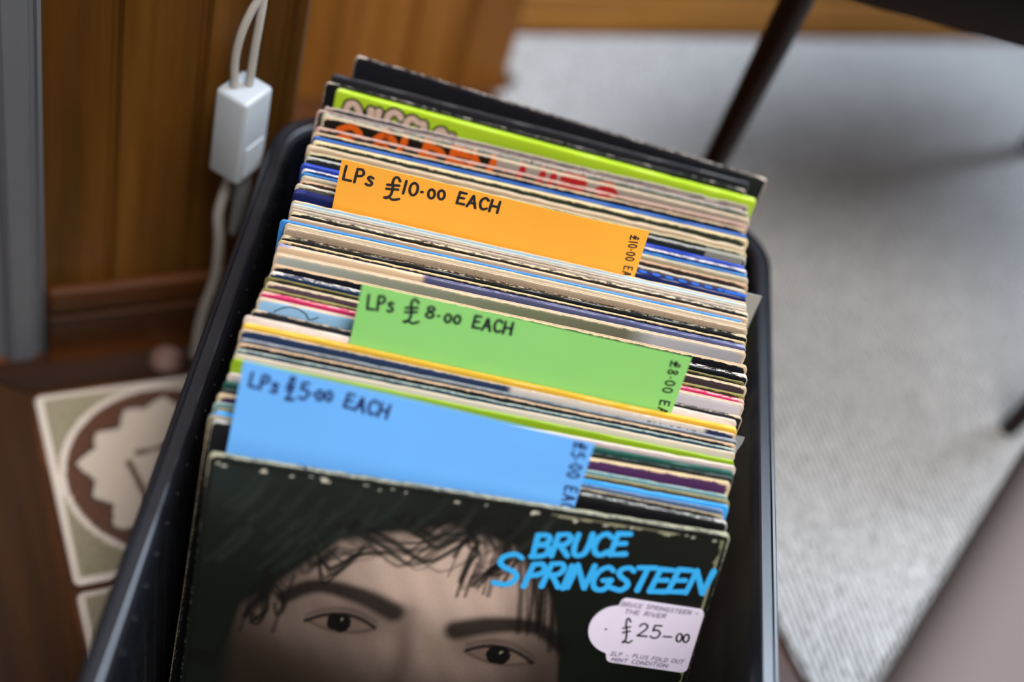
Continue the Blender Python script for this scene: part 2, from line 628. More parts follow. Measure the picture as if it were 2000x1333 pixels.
def tile(yoff, seed, name='tile'):
    s = .184
    n = 110
    V, F, cols = [], [], []
    g = np.linspace(0, s, n)
    X, Y = np.meshgrid(g, g, indexing='ij')
    C = tile_print(X, Y, s, seed)
    rad = .006
    for i in range(n):
        for j in range(n):
            x, y = g[i], g[j]
            d = min(x, y, s - x, s - y)
            z = .0032 - (.0016 * (1 - min(d, .004) / .004) ** 2)
            cx_ = min(max(x, rad), s - rad)
            cy_ = min(max(y, rad), s - rad)
            dx, dy = x - cx_, y - cy_
            dd = math.hypot(dx, dy)
            m = max(abs(dx), abs(dy))
            if dd > 1e-9 and m > 0:
                k = m / dd
                x, y = cx_ + dx * k, cy_ + dy * k
            V.append((x, y - s, z))
            cols.append(C[i, j])
    for i in range(n - 1):
        for j in range(n - 1):
            F.append([i * n + j, (i + 1) * n + j, (i + 1) * n + j + 1, i * n + j + 1])
    ring = [i * n for i in range(n)] + [(n - 1) * n + j for j in range(1, n)] + [i * n + n - 1 for i in range(n - 2, -1, -1)] + [j for j in range(n - 2, 0, -1)]
    b = len(V)
    for i in ring:
        V.append((V[i][0], V[i][1], -.001))
        cols.append(cols[i])
    m = len(ring)
    for i in range(m):
        F.append([ring[(i + 1) % m], ring[i], b + i, b + (i + 1) % m])
    F.append([b + i for i in range(m)][::-1])
    o = mesh_obj(name, V, F, M_tile, hearth, smooth=True)
    a = o.data.attributes.new('print', 'FLOAT_COLOR', 'POINT')
    arr = np.ones((len(V), 4), dtype=np.float32)
    arr[:, :3] = np.array(cols)
    a.data.foreach_set('color', arr.ravel())
    o.location = (0, yoff, 0)
    return o


M_tile = attr_mat('printed_tile_glaze', .32)
tile(0, 3)
tile(-.190, 5)

# ------------------------------------------------------------------ rug
def rug_mat():
    k = NT('woven_rug')
    v = k.mapping(rot=(0, 0, R(-19)))
    wv = k.n('ShaderNodeTexWave', wave_type='BANDS', bands_direction='X')
    wv.inputs['Scale'].default_value = 54
    wv.inputs['Distortion'].default_value = 2.4
    wv.inputs['Detail'].default_value = 2
    wv.inputs['Detail Scale'].default_value = 3.0
    k.l(v, wv.inputs['Vector'])
    kn = k.noise(k.mapping(rot=(0, 0, R(-28)), scale=(260, 120, 100)), 1.0, 3)
    big = k.noise(k.mapping(), 5, 3)
    h = k.math('ADD', k.math('MULTIPLY', wv.outputs[1], .42), k.math('MULTIPLY', kn, .75))
    c = k.ramp(h, [(.34, lin('4c4844')), (.5, lin('9e9d9c')), (.66, lin('d2d2d2'))])
    c = k.mix(k.math('MULTIPLY', big, .22), c, lin('a09488'))
    k.l(c, k.b.inputs['Base Color'])
    k.b.inputs['Roughness'].default_value = .95
    k.b.inputs['Specular IOR Level'].default_value = .1
    k.bump(h, .9, .004)
    return k.m


rug_poly = [(.85, -.24), (.062, 1.270), (.083, 1.292), (.040, 1.372), (2.3, 2.315), (2.9, 1.3), (2.6, -.4)]
rugroot = slab('woven_rug', rug_poly, .0003, .008, rug_mat(), None, bev=.003)
tag(rugroot, 'light grey flat woven rug covering the floor right of the crate', 'rug')

# ------------------------------------------------------------------ the crate
def rrect(x0, x1, y0, y1, r, seg=8):
    pts = []
    for cx_, cy_, a0 in ((x1 - r, y1 - r, 0), (x0 + r, y1 - r, 90), (x0 + r, y0 + r, 180), (x1 - r, y0 + r, 270)):
        for i in range(seg + 1):
            a = R(a0 + 90 * i / seg)
            pts.append((cx_ + r * math.cos(a), cy_ + r * math.sin(a)))
    return pts


CX0, CX1, CY0, CY1 = -.111, .2815, .285, .867
RIM = .252
rings = [  # inset, z
    (.060, .0045), (.0275, .0045), (.0255, .008), (.0165, RIM - .008), (.0150, RIM - .0035), (.0125, RIM - .0006), (.0110, RIM),
    (.0048, RIM), (.0040, RIM - .0008), (.0034, RIM), (.0016, RIM - .0004), (.0003, RIM - .0022), (.0, RIM - .005),
    (-.0005, RIM - .022), (.0006, RIM - .0235), (.0030, RIM - .0235), (.0042, RIM - .021), (.0125, RIM - .019), (.0140, RIM - .022),
    (.0210, .010), (.0240, .0034), (.06, .0034)]
V, F = [], []
seg = 9
m = 4 * (seg + 1)
for ins, z in rings:
    pts = rrect(CX0 + ins, CX1 - ins, CY0 + ins, CY1 - ins, max(.048 - ins, .012), seg)
    V += [(x, y, z) for x, y in pts]
for k in range(len(rings) - 1):
    for i in range(m):
        F.append([k * m + i, k * m + (i + 1) % m, (k + 1) * m + (i + 1) % m, (k + 1) * m + i])
F.append([i for i in range(m)][::-1])
F.append([(len(rings) - 1) * m + i for i in range(m)])
# shallow ribs on the inside of the long walls
for s, xb, xt in ((1, CX0 + .0255, CX0 + .0165),):
    y = .37
    while y < .80:
        w_, d_ = .0016, .0012
        b = len(V)
        zt, zb = RIM - .012, .012
        V += [(xb - s * .001, y - w_, zb), (xb + s * d_, y - w_ * .5, zb), (xb + s * d_, y + w_ * .5, zb), (xb - s * .001, y + w_, zb),
              (xt - s * .001, y - w_, zt), (xt + s * d_, y - w_ * .5, zt), (xt + s * d_, y + w_ * .5, zt), (xt - s * .001, y + w_, zt)]
        q = [[0, 1, 5, 4], [1, 2, 6, 5], [2, 3, 7, 6], [4, 5, 6, 7]]
        F += [[b + i for i in f] for f in q]
        y += .022
crate = mesh_obj('storage_crate', V, F, M_plastic)
bm = bmesh.new()
bm.from_mesh(crate.data)
bmesh.ops.recalc_face_normals(bm, faces=bm.faces[:])
bm.to_mesh(crate.data)
bm.free()
for p in crate.data.polygons:
    p.use_smooth = True
crate.data.set_sharp_from_angle(angle=R(16))
tag(crate, 'open black plastic crate with rounded rim packed with LP records', 'crate')

# ------------------------------------------------------------------ records
ZF = .0050
GROUP = 'LP records packed upright in the black crate'


def sleeve_mesh(name, W, Hh, t, opening, seed, ragged=.0003):
    rr = random.Random(seed)
    out = []
    rc = .0035
    nt = 46
    for i in range(nt + 1):
        x = -W / 2 + rc + (W - 2 * rc) * i / nt
        out.append((x, Hh - abs(rr.gauss(0, ragged))))
    for i in range(1, 5):
        a = R(90 - 90 * i / 4)
        out.append((W / 2 - rc + rc * math.cos(a), Hh - rc + rc * math.sin(a)))
    for i in range(1, 12):
        out.append((W / 2 - abs(rr.gauss(0, ragged * .5)), (Hh - rc) * (1 - i / 12)))
    out += [(W / 2, 0), (0, 0), (-W / 2, 0)]
    for i in range(1, 12):
        out.append((-W / 2 + abs(rr.gauss(0, ragged * .5)), (Hh - rc) * i / 12))
    for i in range(0, 4):
        a = R(180 - 90 * i / 4)
        out.append((-W / 2 + rc + rc * math.cos(a), Hh - rc + rc * math.sin(a)))
    rings = [(-1, .009, .009), (-1, .003, .003), (-1, .0011, .0011), (-.92, .0003, .0), (-.78, 0, -.0004)]
    if opening:
        rings += [(-.66, .0002, -.0004), (-.52, .0026, .0004), (-.46, .0026, .0004), (-.32, .0002, -.0004)]
    rings += [(-.22, 0, -.0004), (-.08, .0003, .0), (0, .0011, .0011), (0, .009, .009)]
    V, F, E, A = [], [], [], []
    ph = rr.uniform(0, 6.28)
    ph2 = rr.uniform(0, 6.28)
    amp = rr.uniform(.1, .5) * .0005
    n = len(out)
    for fy, ins, ed in rings:
        for (x, z) in out:
            xx = min(max(x, -W / 2 + ins), W / 2 - ins)
            zz = min(max(z, ins), Hh - ins) if z > Hh * .5 else max(z, ins)
            k = max(0, zz / Hh)
            yy = fy * t + amp * k * math.sin(5.5 * x / W * 3.14 + ph) + amp * .6 * k * math.sin(2.2 * x / W * 3.14 + ph2)
            V.append((xx, yy, zz))
            corner = max(0, 1 - math.hypot(abs(x) - W / 2, z - Hh) / .008)
            E.append(ed - .0022 * corner)
            A.append(xx / W + .5)
    for k in range(len(rings) - 1):
        for i in range(n):
            F.append([k * n + i, k * n + (i + 1) % n, (k + 1) * n + (i + 1) % n, (k + 1) * n + i])
    F.append(list(range(n)))
    F.append([(len(rings) - 1) * n + i for i in range(n)][::-1])
    return V, F, E, A


def make_record(x, y, z, th, yaw, W, t, mat, label, opening, seed, ragged, roll=0.0):
    Hh = (z - ZF) / math.cos(R(th)) - abs(math.sin(R(roll))) * W * .5
    V, F, E, A = sleeve_mesh('record_album', W, Hh, t, opening, seed, ragged)
    o = mesh_obj('record_album', V, F, mat, None, smooth=True)
    o.data.set_sharp_from_angle(angle=R(50))
    set_attr(o.data, 'edge', E)
    set_attr(o.data, 'across', A)
    yw, lt = R(yaw), R(th)
    off = Hh * math.sin(lt)
    up = abs(math.sin(R(roll))) * W * .5 * math.cos(lt)
    o.rotation_mode = 'QUATERNION'
    q = Matrix.Rotation(yw, 3, 'Z') @ Matrix.Rotation(-lt, 3, 'X') @ Matrix.Rotation(-R(roll), 3, 'Y')
    o.rotation_quaternion = q.to_quaternion()
    o.location = Vector((x, y, z)) - q @ Vector((0, 0, Hh))
    tag(o, label, 'record', GROUP)
    return o, Hh


RECORDS = [
    (0.0935, 0.8373, 0.328, 7.14, -3.87, {'c': '1c1c22', 'e': 'd8d0cc', 'w': 0.08, 't': 0.004},
     'glossy black LP sleeve, rearmost in the crate, shifted right of the others'),
    (0.0812, 0.8243, 0.324, 7.5, -0.5, {'c': '29292d', 'e': '38383c', 'w': 0.1, 't': 0.003},
     'plain charcoal black LP sleeve just in front of the rearmost black one'),
    (0.0787, 0.8138, 0.323, 7.8, -0.31, {'c': '121418', 'e': 'd8d4d0', 'w': 0.06, 't': 0.003},
     'black LP sleeve with a white worn left corner, right behind the lime cover'),
    (0.0871, 0.811, 0.322, 7.88, -0.83, {'c': 'b0d02c', 'e': 'cce05c', 'w': 0.02, 't': 0.004},
     'lime green LP cover with rounded white letters, in front of the black ones'),
    (0.0823, 0.798, 0.3192, 8.24, 1.59, {'c': '28383a', 'e': 'c4b4b4', 'w': 0.28, 't': 0.0026},
     'dark teal sleeve with frayed pinkish top edge, touching the lime green cover'),
    (0.0785, 0.7921, 0.3192, 8.41, 1.64, {'c': '34403f', 'e': 'd4bcbc', 'w': 0.28, 't': 0.0026},
     'slate coloured sleeve with worn pink edge, second in front of the lime cover'),
    (0.0825, 0.7899, 0.3191, 8.47, 1.56, {'c': '1c3836', 'e': 'd4d4cc', 'w': 0.2, 't': 0.0026},
     'deep teal sleeve between the pink edged sleeve and the GOLDEN HITS cover'),
    (0.0833, 0.7864, 0.3191, 8.57, 0.96, {'c': [[0, '1c140e'], [0.39, '1e1610'], [0.4, 'a4988a'], [1, 'a09080']], 'e': 'e0d4c0', 'w': 0.32, 't': 0.003},
     'half black, half beige cover with orange GOLDEN and red HITS lettering'),
    (0.0812, 0.776, 0.3189, 8.86, 1.98, {'c': '3a3230', 'e': 'dcbcb8', 'w': 0.42, 't': 0.0028},
     'brown black sleeve with pale pink edge, directly before the GOLDEN HITS cover'),
    (0.0803, 0.7701, 0.3189, 9.03, 2.28, {'c': '101822', 'e': 'e0ccb0', 'w': 0.36, 't': 0.003},
     'near black sleeve with cream edge, behind the thin mid blue edged sleeve'),
    (0.0813, 0.765, 0.3188, 9.17, 1.92, {'c': '2858a0', 'e': '3468b4', 'w': 0.0, 't': 0.0024},
     'thin mid blue edged sleeve standing behind the yellowish cream edged one'),
    (0.0822, 0.7612, 0.3188, 9.28, 1.87, {'c': '2c3428', 'e': 'ead4a4', 'w': 0.44, 't': 0.003},
     'olive black sleeve with yellowish cream edge, in front of the thin blue one'),
    (0.0795, 0.7538, 0.3187, 9.49, 1.34, {'c': 'c8ac8c', 'e': 'ece0cc', 'w': 0.5, 't': 0.0042, 'tilt': 1},
     'thick tan sleeve with pale rounded top, behind the ragged black sleeves'),
    (0.081, 0.7479, 0.3186, 9.65, 1.53, {'c': '14201c', 'e': 'dcd4b4', 'w': 0.34, 't': 0.003},
     'black sleeve with a badly torn cream top edge, just before the thick tan one'),
    (0.0806, 0.7425, 0.3185, 9.81, 1.47, {'c': '242824', 'e': 'a8a49c', 'w': 0.2, 't': 0.003, 'tape': 1},
     'black sleeve mended with grey tape at its top right corner'),
    (0.0797, 0.7346, 0.3184, 10.03, 1.26, {'c': '2440a4', 'e': '3450b8', 'w': 0.03, 't': 0.0035},
     'glossy royal blue sleeve behind the top right corner of the orange card'),
    (0.0812, 0.7301, 0.3184, 10.15, 1.63, {'c': '101c54', 'e': 'e4e4f4', 'w': 0.17, 't': 0.003},
     'navy sleeve with white scuffs, in front of the glossy royal blue one'),
    (0.0815, 0.7261, 0.3183, 10.27, 1.47, {'c': '1c5c9c', 'e': '3080b8', 'w': 0.08, 't': 0.0024},
     'teal blue sleeve between the scuffed navy one and the thick cream one'),
    (0.0823, 0.723, 0.3183, 10.35, 1.44, {'c': 'b4a484', 'e': 'dcd8c8', 'w': 0.5, 't': 0.0042},
     'thick cream sleeve, second behind the dotted navy spine'),
    (0.0822, 0.7174, 0.3182, 10.51, 1.1, {'c': '3a2e28', 'e': 'e0c0a8', 'w': 0.3, 't': 0.003, 'inner': 'stick'},
     'dark brown sleeve whose grey inner bag pokes out on the right'),
    (0.0804, 0.7121, 0.3182, 10.66, 0.78, {'c': '605c50', 'e': 'e8e4dc', 'w': 0.45, 't': 0.003},
     'grey olive sleeve with torn white edge, behind the dotted navy spine'),
    (0.0805, 0.7073, 0.3181, 10.79, 0.94, {'c': '141c50', 'e': '20286c', 'w': 0.06, 't': 0.005, 'dots': 1},
     'navy sleeve with a row of blue dots along its spine, behind the orange card'),
    (0.0812, 0.6981, 0.318, 11.06, 1.66, {'c': 'a8d0e8', 'e': 'e0c4a0', 'w': 0.3, 't': 0.0026},
     'pale blue sleeve with tan edge, first in front of the orange card'),
    (0.0813, 0.6951, 0.3179, 11.15, 1.84, {'c': 'b8c8d0', 'e': 'd8e8ec', 'w': 0.3, 't': 0.0022, 'inner': 'in'},
     'icy white edged sleeve, second in front of the orange card'),
    (0.0814, 0.6931, 0.3179, 11.21, 1.8, {'c': '8c847c', 'e': 'd0c8bc', 'w': 0.3, 't': 0.0022},
     'grey beige sleeve, third in front of the orange card'),
    (0.0816, 0.6908, 0.3178, 11.27, 1.83, {'c': 'b8aca4', 'e': 'd4c8c0', 'w': 0.4, 't': 0.0026},
     'pinkish grey sleeve, right behind the black speckled one'),
    (0.0826, 0.6883, 0.3178, 11.35, 1.87, {'c': '1c1a18', 'e': 'cdbd9c', 'w': 0.14, 't': 0.0032},
     'black sleeve with fine gold and white speckles of wear'),
    (0.0823, 0.6836, 0.3177, 11.49, 1.88, {'c': 'c4a488', 'e': 'dcbc9c', 'w': 0.3, 't': 0.0026},
     'tan sleeve between the black speckled one and the sky blue strip'),
    (0.078, 0.6787, 0.3176, 11.64, 2.02, {'c': '3c84cc', 'e': '4c94dc', 'w': 0.0, 't': 0.0024},
     'bright sky blue sleeve set a little left, showing as a blue strip'),
    (0.0817, 0.6773, 0.3175, 11.68, 2.08, {'c': 'd0c0a8', 'e': 'e8dcc4', 'w': 0.4, 't': 0.0024, 'inner': 'in'},
     'ivory sleeve just in front of the sky blue strip'),
    (0.0819, 0.6743, 0.3175, 11.77, 1.99, {'c': 'b09880', 'e': 'd8ccb8', 'w': 0.28, 't': 0.004},
     'thick beige sleeve with brown speckles, behind the smooth black one'),
    (0.0815, 0.6668, 0.3173, 12.0, 2.17, {'c': '12161a', 'e': 'bcac88', 'w': 0.06, 't': 0.004},
     'smooth black sleeve with blunt edge, behind the slate blue one'),
    (0.0809, 0.6609, 0.3172, 12.17, 1.98, {'c': '20242c', 'e': 'e8d0a8', 'w': 0.36, 't': 0.0028},
     'dark sleeve with golden cream edge, touching the slate blue one'),
    (0.0808, 0.6576, 0.3172, 12.27, 1.97, {'c': [[0, 'd8b898'], [0.3, 'd8b898'], [0.31, '505070'], [1, '54587c']], 'e': '8c94b4', 'w': 0.05, 't': 0.003},
     'slate blue sleeve that is cream at its left end'),
    (0.081, 0.6512, 0.317, 12.46, 2.5, {'c': [[0, 'b0b4ac'], [0.2, '9c9c8c'], [0.5, '7c8264'], [0.74, '74705c'], [0.8, 'bcb8bc'], [1, 'a8a4a8']], 'e': 'ead8c4', 'w': 0.4, 't': 0.003},
     'olive and grey cover with soft cloudy print, standing taller behind the green card'),
    (0.0819, 0.6401, 0.3168, 12.8, 2.13, {'c': '14141a', 'e': 'e8d0b4', 'w': 0.32, 't': 0.0028},
     'black sleeve with neat cream edge, directly behind the green card top'),
    (0.0819, 0.6329, 0.3167, 13.01, 1.84, {'c': [[0, '182c4c'], [0.3, '182c48'], [0.6, '121418'], [1, '121418']], 'e': 'e4e4e4', 'w': 0.1, 't': 0.004},
     'glossy midnight blue sleeve with white chips, left of the green card top'),
    (0.0803, 0.6266, 0.3165, 13.2, 1.58, {'c': '2a281c', 'e': '746a38', 'w': 0.36, 't': 0.0026},
     'thin olive brown sleeve between the midnight blue one and the mauve one'),
    (0.0817, 0.6232, 0.3165, 13.3, 1.67, {'c': [[0, '5e4854'], [0.5, '4a3a40'], [1, '443438']], 'e': 'e8dcc4', 'w': 0.28, 't': 0.004},
     'mauve brown sleeve with a frayed white edge beside the green card'),
    (0.0804, 0.616, 0.3163, 13.52, 1.28, {'c': '3a3420', 'e': '948c4c', 'w': 0.4, 't': 0.0026},
     'thin olive sleeve right behind the crimson one'),
    (0.08, 0.6129, 0.3163, 13.61, 1.14, {'c': 'c02058', 'e': 'ecb8b8', 'w': 0.12, 't': 0.003},
     'crimson pink sleeve behind the pale blue cover'),
    (0.0797, 0.6085, 0.3162, 13.75, 1.41, {'c': [[0, 'a0ccf0'], [0.3, '98c4e4'], [0.55, 'd0ccd4'], [1, 'dcd0d4']], 'e': 'e4d8cc', 'w': 0.35, 't': 0.003, 'curve': 1},
     'pale blue cover with a thin black curved line, fading to pinkish white'),
    (0.0787, 0.5977, 0.3156, 14.15, 1.45, {'c': '1a1c20', 'e': 'c8b090', 'w': 0.1, 't': 0.0026},
     'black sleeve with tan corner, in front of the pale blue cover'),
    (0.0754, 0.5934, 0.3149, 14.41, 1.88, {'c': 'ece4e4', 'e': 'f2ecec', 'w': 0.4, 't': 0.0035},
     'pure white sleeve between the pale blue cover and the yellow one'),
    (0.0759, 0.5884, 0.314, 14.72, 1.82, {'c': 'd8a830', 'e': 'e4bc50', 'w': 0.1, 't': 0.0042},
     'mustard yellow sleeve along the foot of the green card'),
    (0.0754, 0.5835, 0.3131, 15.03, 1.81, {'c': [[0, '283858'], [0.53, '2c3c5c'], [0.54, 'dccfc4'], [0.93, 'dccfc4'], [0.94, '283050'], [1, '283050']], 'e': 'd8c8b4', 'w': 0.25, 't': 0.003, 'code': 1},
     'half navy, half cream sleeve in front of the mustard yellow one'),
    (0.0768, 0.5785, 0.3122, 15.34, 2.26, {'c': '50545a', 'e': '888c92', 'w': 0.2, 't': 0.003},
     'steel grey sleeve in front of the half navy one'),
    (0.0763, 0.5749, 0.3116, 15.57, 2.35, {'c': '1c1e22', 'e': 'e4c8ac', 'w': 0.34, 't': 0.003},
     'black sleeve with a tan edge and bright flecks, in front of the steel grey one'),
    (0.0762, 0.5711, 0.3109, 15.81, 2.61, {'c': '183c4c', 'e': 'b8ccd0', 'w': 0.24, 't': 0.0026},
     'petrol blue sleeve with speckled edge, touching the worn ivory one'),
    (0.0762, 0.568, 0.3104, 16.0, 2.72, {'c': 'd8ccc0', 'e': 'ece0d4', 'w': 0.42, 't': 0.003},
     'worn ivory sleeve level with the top edge of the blue card'),
    (0.0759, 0.562, 0.3093, 16.38, 2.31, {'c': '88a818', 'e': '98b82c', 'w': 0.0, 't': 0.0028},
     'grass green sleeve showing as a thin line behind the blue card'),
    (0.075, 0.5571, 0.3081, 16.79, 3.21, {'c': 'c8b4b8', 'e': 'ece4e4', 'w': 0.5, 't': 0.003},
     'lilac white sleeve with chipped edge, behind the bottle green one'),
    (0.0738, 0.5526, 0.3068, 17.24, 3.62, {'c': '1c4c42', 'e': '2c6054', 'w': 0.06, 't': 0.0042},
     'bottle green sleeve at the right of the blue card top'),
    (0.0736, 0.5484, 0.3055, 17.66, 3.83, {'c': '0e1614', 'e': '3c4844', 'w': 0.1, 't': 0.003},
     'black green sleeve just in front of the bottle green one'),
    (0.0724, 0.5451, 0.3045, 17.99, 3.8, {'c': '502a56', 'e': 'ecdcbc', 'w': 0.42, 't': 0.004},
     'purple sleeve with a thick cream edge, right of the blue card'),
    (0.072, 0.5374, 0.3022, 18.76, 3.17, {'c': '5c8890', 'e': 'a8c4c4', 'w': 0.16, 't': 0.004},
     'greyish teal sleeve between the purple one and the bright azure one'),
    (0.0738, 0.5325, 0.3008, 19.37, 3.26, {'c': '504828', 'e': '988c60', 'w': 0.36, 't': 0.003},
     'khaki brown sleeve right behind the bright azure one'),
    (0.0737, 0.5292, 0.2997, 19.87, 3.04, {'c': '38a0e4', 'e': '58b4f4', 'w': 0.0, 'dy': 0.0015, 't': 0.004},
     'bright azure sleeve low at the right of the blue card'),
    (0.0714, 0.5265, 0.2988, 20.27, 2.73, {'c': '40587c', 'e': '6c84a4', 'w': 0.2, 'dy': 0.002, 't': 0.003},
     'denim blue sleeve in front of the bright azure one'),
    (0.0717, 0.5242, 0.2981, 20.61, 2.32, {'c': '2c2420', 'e': 'a89878', 'w': 0.28, 'dy': 0.0022, 't': 0.003},
     'dark brown sleeve with chipped edge, second behind the blue card'),
    (0.0743, 0.523, 0.2977, 20.8, 2.07, {'c': '0e0e12', 'e': 'c0c8cc', 'w': 0.12, 'dy': 0.0026, 't': 0.0035},
     'black sleeve directly behind the blue card'),
]

M_paper = plain('inner_bag_paper', 'd8d4cc', .7)
M_greybag = plain('grey_inner_bag', 'a8a49a', .6)
M_tape = plain('grey_tape', '8c8a7c', .35)
M_dot = plain('spine_dot_blue', '2454a8', .4)
M_orange_print = plain('orange_print', 'e06018', .4)
M_red_print = plain('red_print', 'b82428', .4)
M_pink_print = plain('cream_pink_print', 'd8b8a4', .4)
M_black_print = plain('black_print', '101210', .4)

FIRST_TILTED = next(i for i, r in enumerate(RECORDS) if r[6].startswith('lilac'))
SLOTS = []
for i, (x, y, z, th, yaw, opt, label) in enumerate(RECORDS):
    roll = 0.0
    if i >= FIRST_TILTED and yaw > .8:
        roll = 1.07 * (yaw - .8)
        yaw = .8
    SLOTS.append([x, y + opt.get('dy', 0), z, th, yaw, roll, opt, label])


def back_plane(s_, x, z):
    """y of a sleeve's back face at a given x and height."""
    return s_[1] + (x - s_[0]) * math.tan(R(s_[4])) - (s_[2] - z) * math.tan(R(s_[3])) / math.cos(R(s_[4]))


def gap(a_, b_):
    return min(back_plane(a_, x, z) - back_plane(b_, x, z) for x in (-.085, .245) for z in (.01, .30))


for i in range(len(SLOTS) - 2, -1, -1):          # front to back: leave every sleeve room for its own thickness
    for _ in range(4):
        g = gap(SLOTS[i], SLOTS[i + 1])
        if g < .0021:
            SLOTS[i][1] += .0021 - g + .00005
for i, (x, y, z, th, yaw, roll, opt, label) in enumerate(SLOTS):
    t = opt['t']
    if i + 1 < len(SLOTS):
        d1 = gap(SLOTS[i], SLOTS[i + 1]) * math.cos(R(th))
        t = min(t, max(.0013, (.80 if opt['w'] < .22 else .45) * d1))
    mat = sleeve_mat('sleeve_print_%d' % i, opt['c'], opt['e'], opt['w'], gloss=.34 if opt['w'] < .12 else .46, speckle=('speckles' in label))
    opening = opt['w'] >= .28 and t > .0018
    rag = .0006 if 'torn' in label or 'frayed' in label or 'ragged' in label else .00025
    o, Hh = make_record(x, y, z, th, yaw, .3125, t, mat, label, opening, 100 + i, rag, roll)
    yf = -t - .0003
    if opening and (opt.get('inner') == 'in' or i % 3 == 1):
        V, F = box_data(-.153, .153, -t * .5 - .00012, -t * .5 + .00012, .02, Hh - .0012)
        mesh_obj('inner_sleeve', V, F, M_paper, o)
    if opt.get('inner') == 'stick':
        # the record's own paper bag has slid out to the right
        V, F = box_data(-.14, .14, -.00025, .00025, 0, .296, .0)
        s = mesh_obj('inner_sleeve', V, F, M_greybag, o)
        s.location = (  .0215, -t * .5, Hh - .2995)
        s.rotation_euler = (0, R(1.2), 0)
        s['label'] = 'grey paper inner bag sticking out on the right'
    if opt.get('tape'):
        V, F = box_data(.126, .1535, -t - .0004, .0004, Hh - .006, Hh + .0004, .0003)
        s = mesh_obj('tape', V, F, M_tape, o)
        s['label'] = 'grey mending tape over the corner'
    if opt.get('dots'):
        V, F = [], []
        for q in range(26):
            ux = .018 + q * .0092
            if 5 <= q % 9 <= 5:
                pl = [(ux - .006, 0), (ux + .006, 0)]
            else:
                pl = [(ux - .0001, 0), (ux + .0001, 0)]
            if ux > .152:
                break
            b = len(V)
            for (du, s_) in ((pl[0][0], 1), (pl[1][0], -1)):
                for kk in range(9):
                    a = R(90 + 180 * kk / 8) if s_ == 1 else R(-90 + 180 * kk / 8)
                    V.append((du + .0030 * math.cos(a), -t + (t + .0) * .42 + .0019 * math.sin(a), Hh + .0006))
            F.append(list(range(b, b + 18)))
        mesh_obj('spine_dots', V, F, M_dot, o)
    if 'GOLDEN' in label:
        fat = []
        for s_, a, b in (('G', -.1455, -.1270), ('O', -.1185, -.1015), ('L', -.0985, -.0865), ('D', -.0830, -.0660), ('E', -.0635, -.0510), ('N', -.0480, -.0325)):
            fat += word(s_, (a, -.0255), (b, -.0255), .0225, 0)
        V, F = stroke_data(fat, .0025, yf, 3)
        mesh_obj('lettering', V, F, M_orange_print, o)['label'] = 'orange GOLDEN lettering'
        fat = []
        for s_, a, b in (('H', -.0125, .0035), ('I', .0100, .0115), ('T', .0180, .0330), ('S', .0420, .0580)):
            fat += word(s_, (a, -.0255 + Hh * 0), (b, -.0255), .0225, 0)
        V2, F2 = stroke_data(fat, .0025, yf, 4)
        mesh_obj('lettering', V2, F2, M_red_print, o)['label'] = 'red HITS lettering'
        for ch in o.children:
            if ch.name.startswith('lettering'):
                ch.location = (0, 0, Hh)
    if label.startswith('lime'):
        polys = [[(-.1467, -.016), (-.1452, -.0085), (-.141, -.0075), (-.1375, -.0120), (-.1365, -.017)],
                 [(-.1292, -.0085), (-.1288, -.009)], [(-.1236, -.0078), (-.1232, -.0083)], [(-.1292, -.0085), (-.1285, -.016)], [(-.1236, -.0078), (-.1235, -.016)],
                 [(-.1170, -.014), (-.1160, -.0085), (-.1125, -.0055), (-.1085, -.0070), (-.1075, -.0090)],
                 [(-.1030, -.0140), (-.1015, -.0085), (-.0985, -.0068), (-.0950, -.0090)], [(-.0920, -.0090), (-.0905, -.0086), (-.0895, -.014)],
                 [(-.0800, -.0120), (-.0770, -.0098), (-.0745, -.0120)], [(-.0700, -.0125), (-.0690, -.0118)]]
        polys = [smooth(p) for p in polys]
        V, F = stroke_data(polys, .0040, -t - .0003, 2)
        s = mesh_obj('lettering', V, F, M_black_print, o)
        s.location = (0, 0, Hh)
        s['label'] = 'black outline of the rounded letters'
        V, F = stroke_data(polys, .0024, -t - .0006, 2)
        s = mesh_obj('lettering', V, F, M_pink_print, o)
        s.location = (0, 0, Hh)
        s['label'] = 'pale pink rounded letters'
    if opt.get('curve'):
        pl = smooth([(-.1447, -.0071), (-.139, -.0025), (-.1329, -.0012), (-.1262, -.0033), (-.1226, -.0073), (-.1177, -.0044)])
        V, F = stroke_data([pl], .00035, yf, 2)
        s = mesh_obj('drawn_line', V, F, M_black_print, o)
        s.location = (0, 0, Hh)
    if opt.get('code'):
        V, F = stroke_data(word('CM 0243', (.098, -.0075), (.131, -.0075), .0042, 0), .00035, yf, 2)
        s = mesh_obj('catalogue_number', V, F, M_black_print, o)
        s.location = (0, 0, Hh)


# a clear bag round six sleeves' right ends
def clear_film():
    k = NT('clear_polythene')
    k.l(k.mix(k.noise(k.mapping(), 90), lin('c8ccd0'), lin('e8ecf0')), k.b.inputs['Base Color'])
    k.b.inputs['Roughness'].default_value = .18
    k.b.inputs['Alpha'].default_value = .45
    return k.m


for o in [q for q in COL.objects if q.get('label', '').startswith('pure white sleeve')]:
    V, F = [], []
    for k_ in range(15):
        zz = .311 - .085 * k_ / 14
        xx = .1562 + .0075 * max(0.05, 1 - k_ / 14) ** .6 + .0006 * math.sin(k_ * 1.9)
        V += [(.150, -.0038, zz), (xx, -.0042 + .0012 * math.sin(k_ * .8), zz)]
    F = [[2 * k_, 2 * k_ + 1, 2 * k_ + 3, 2 * k_ + 2] for k_ in range(14)]
    mesh_obj('clear_bag', V, F, clear_film(), o, smooth=True)['label'] = 'clear polythene bag edge at the right'


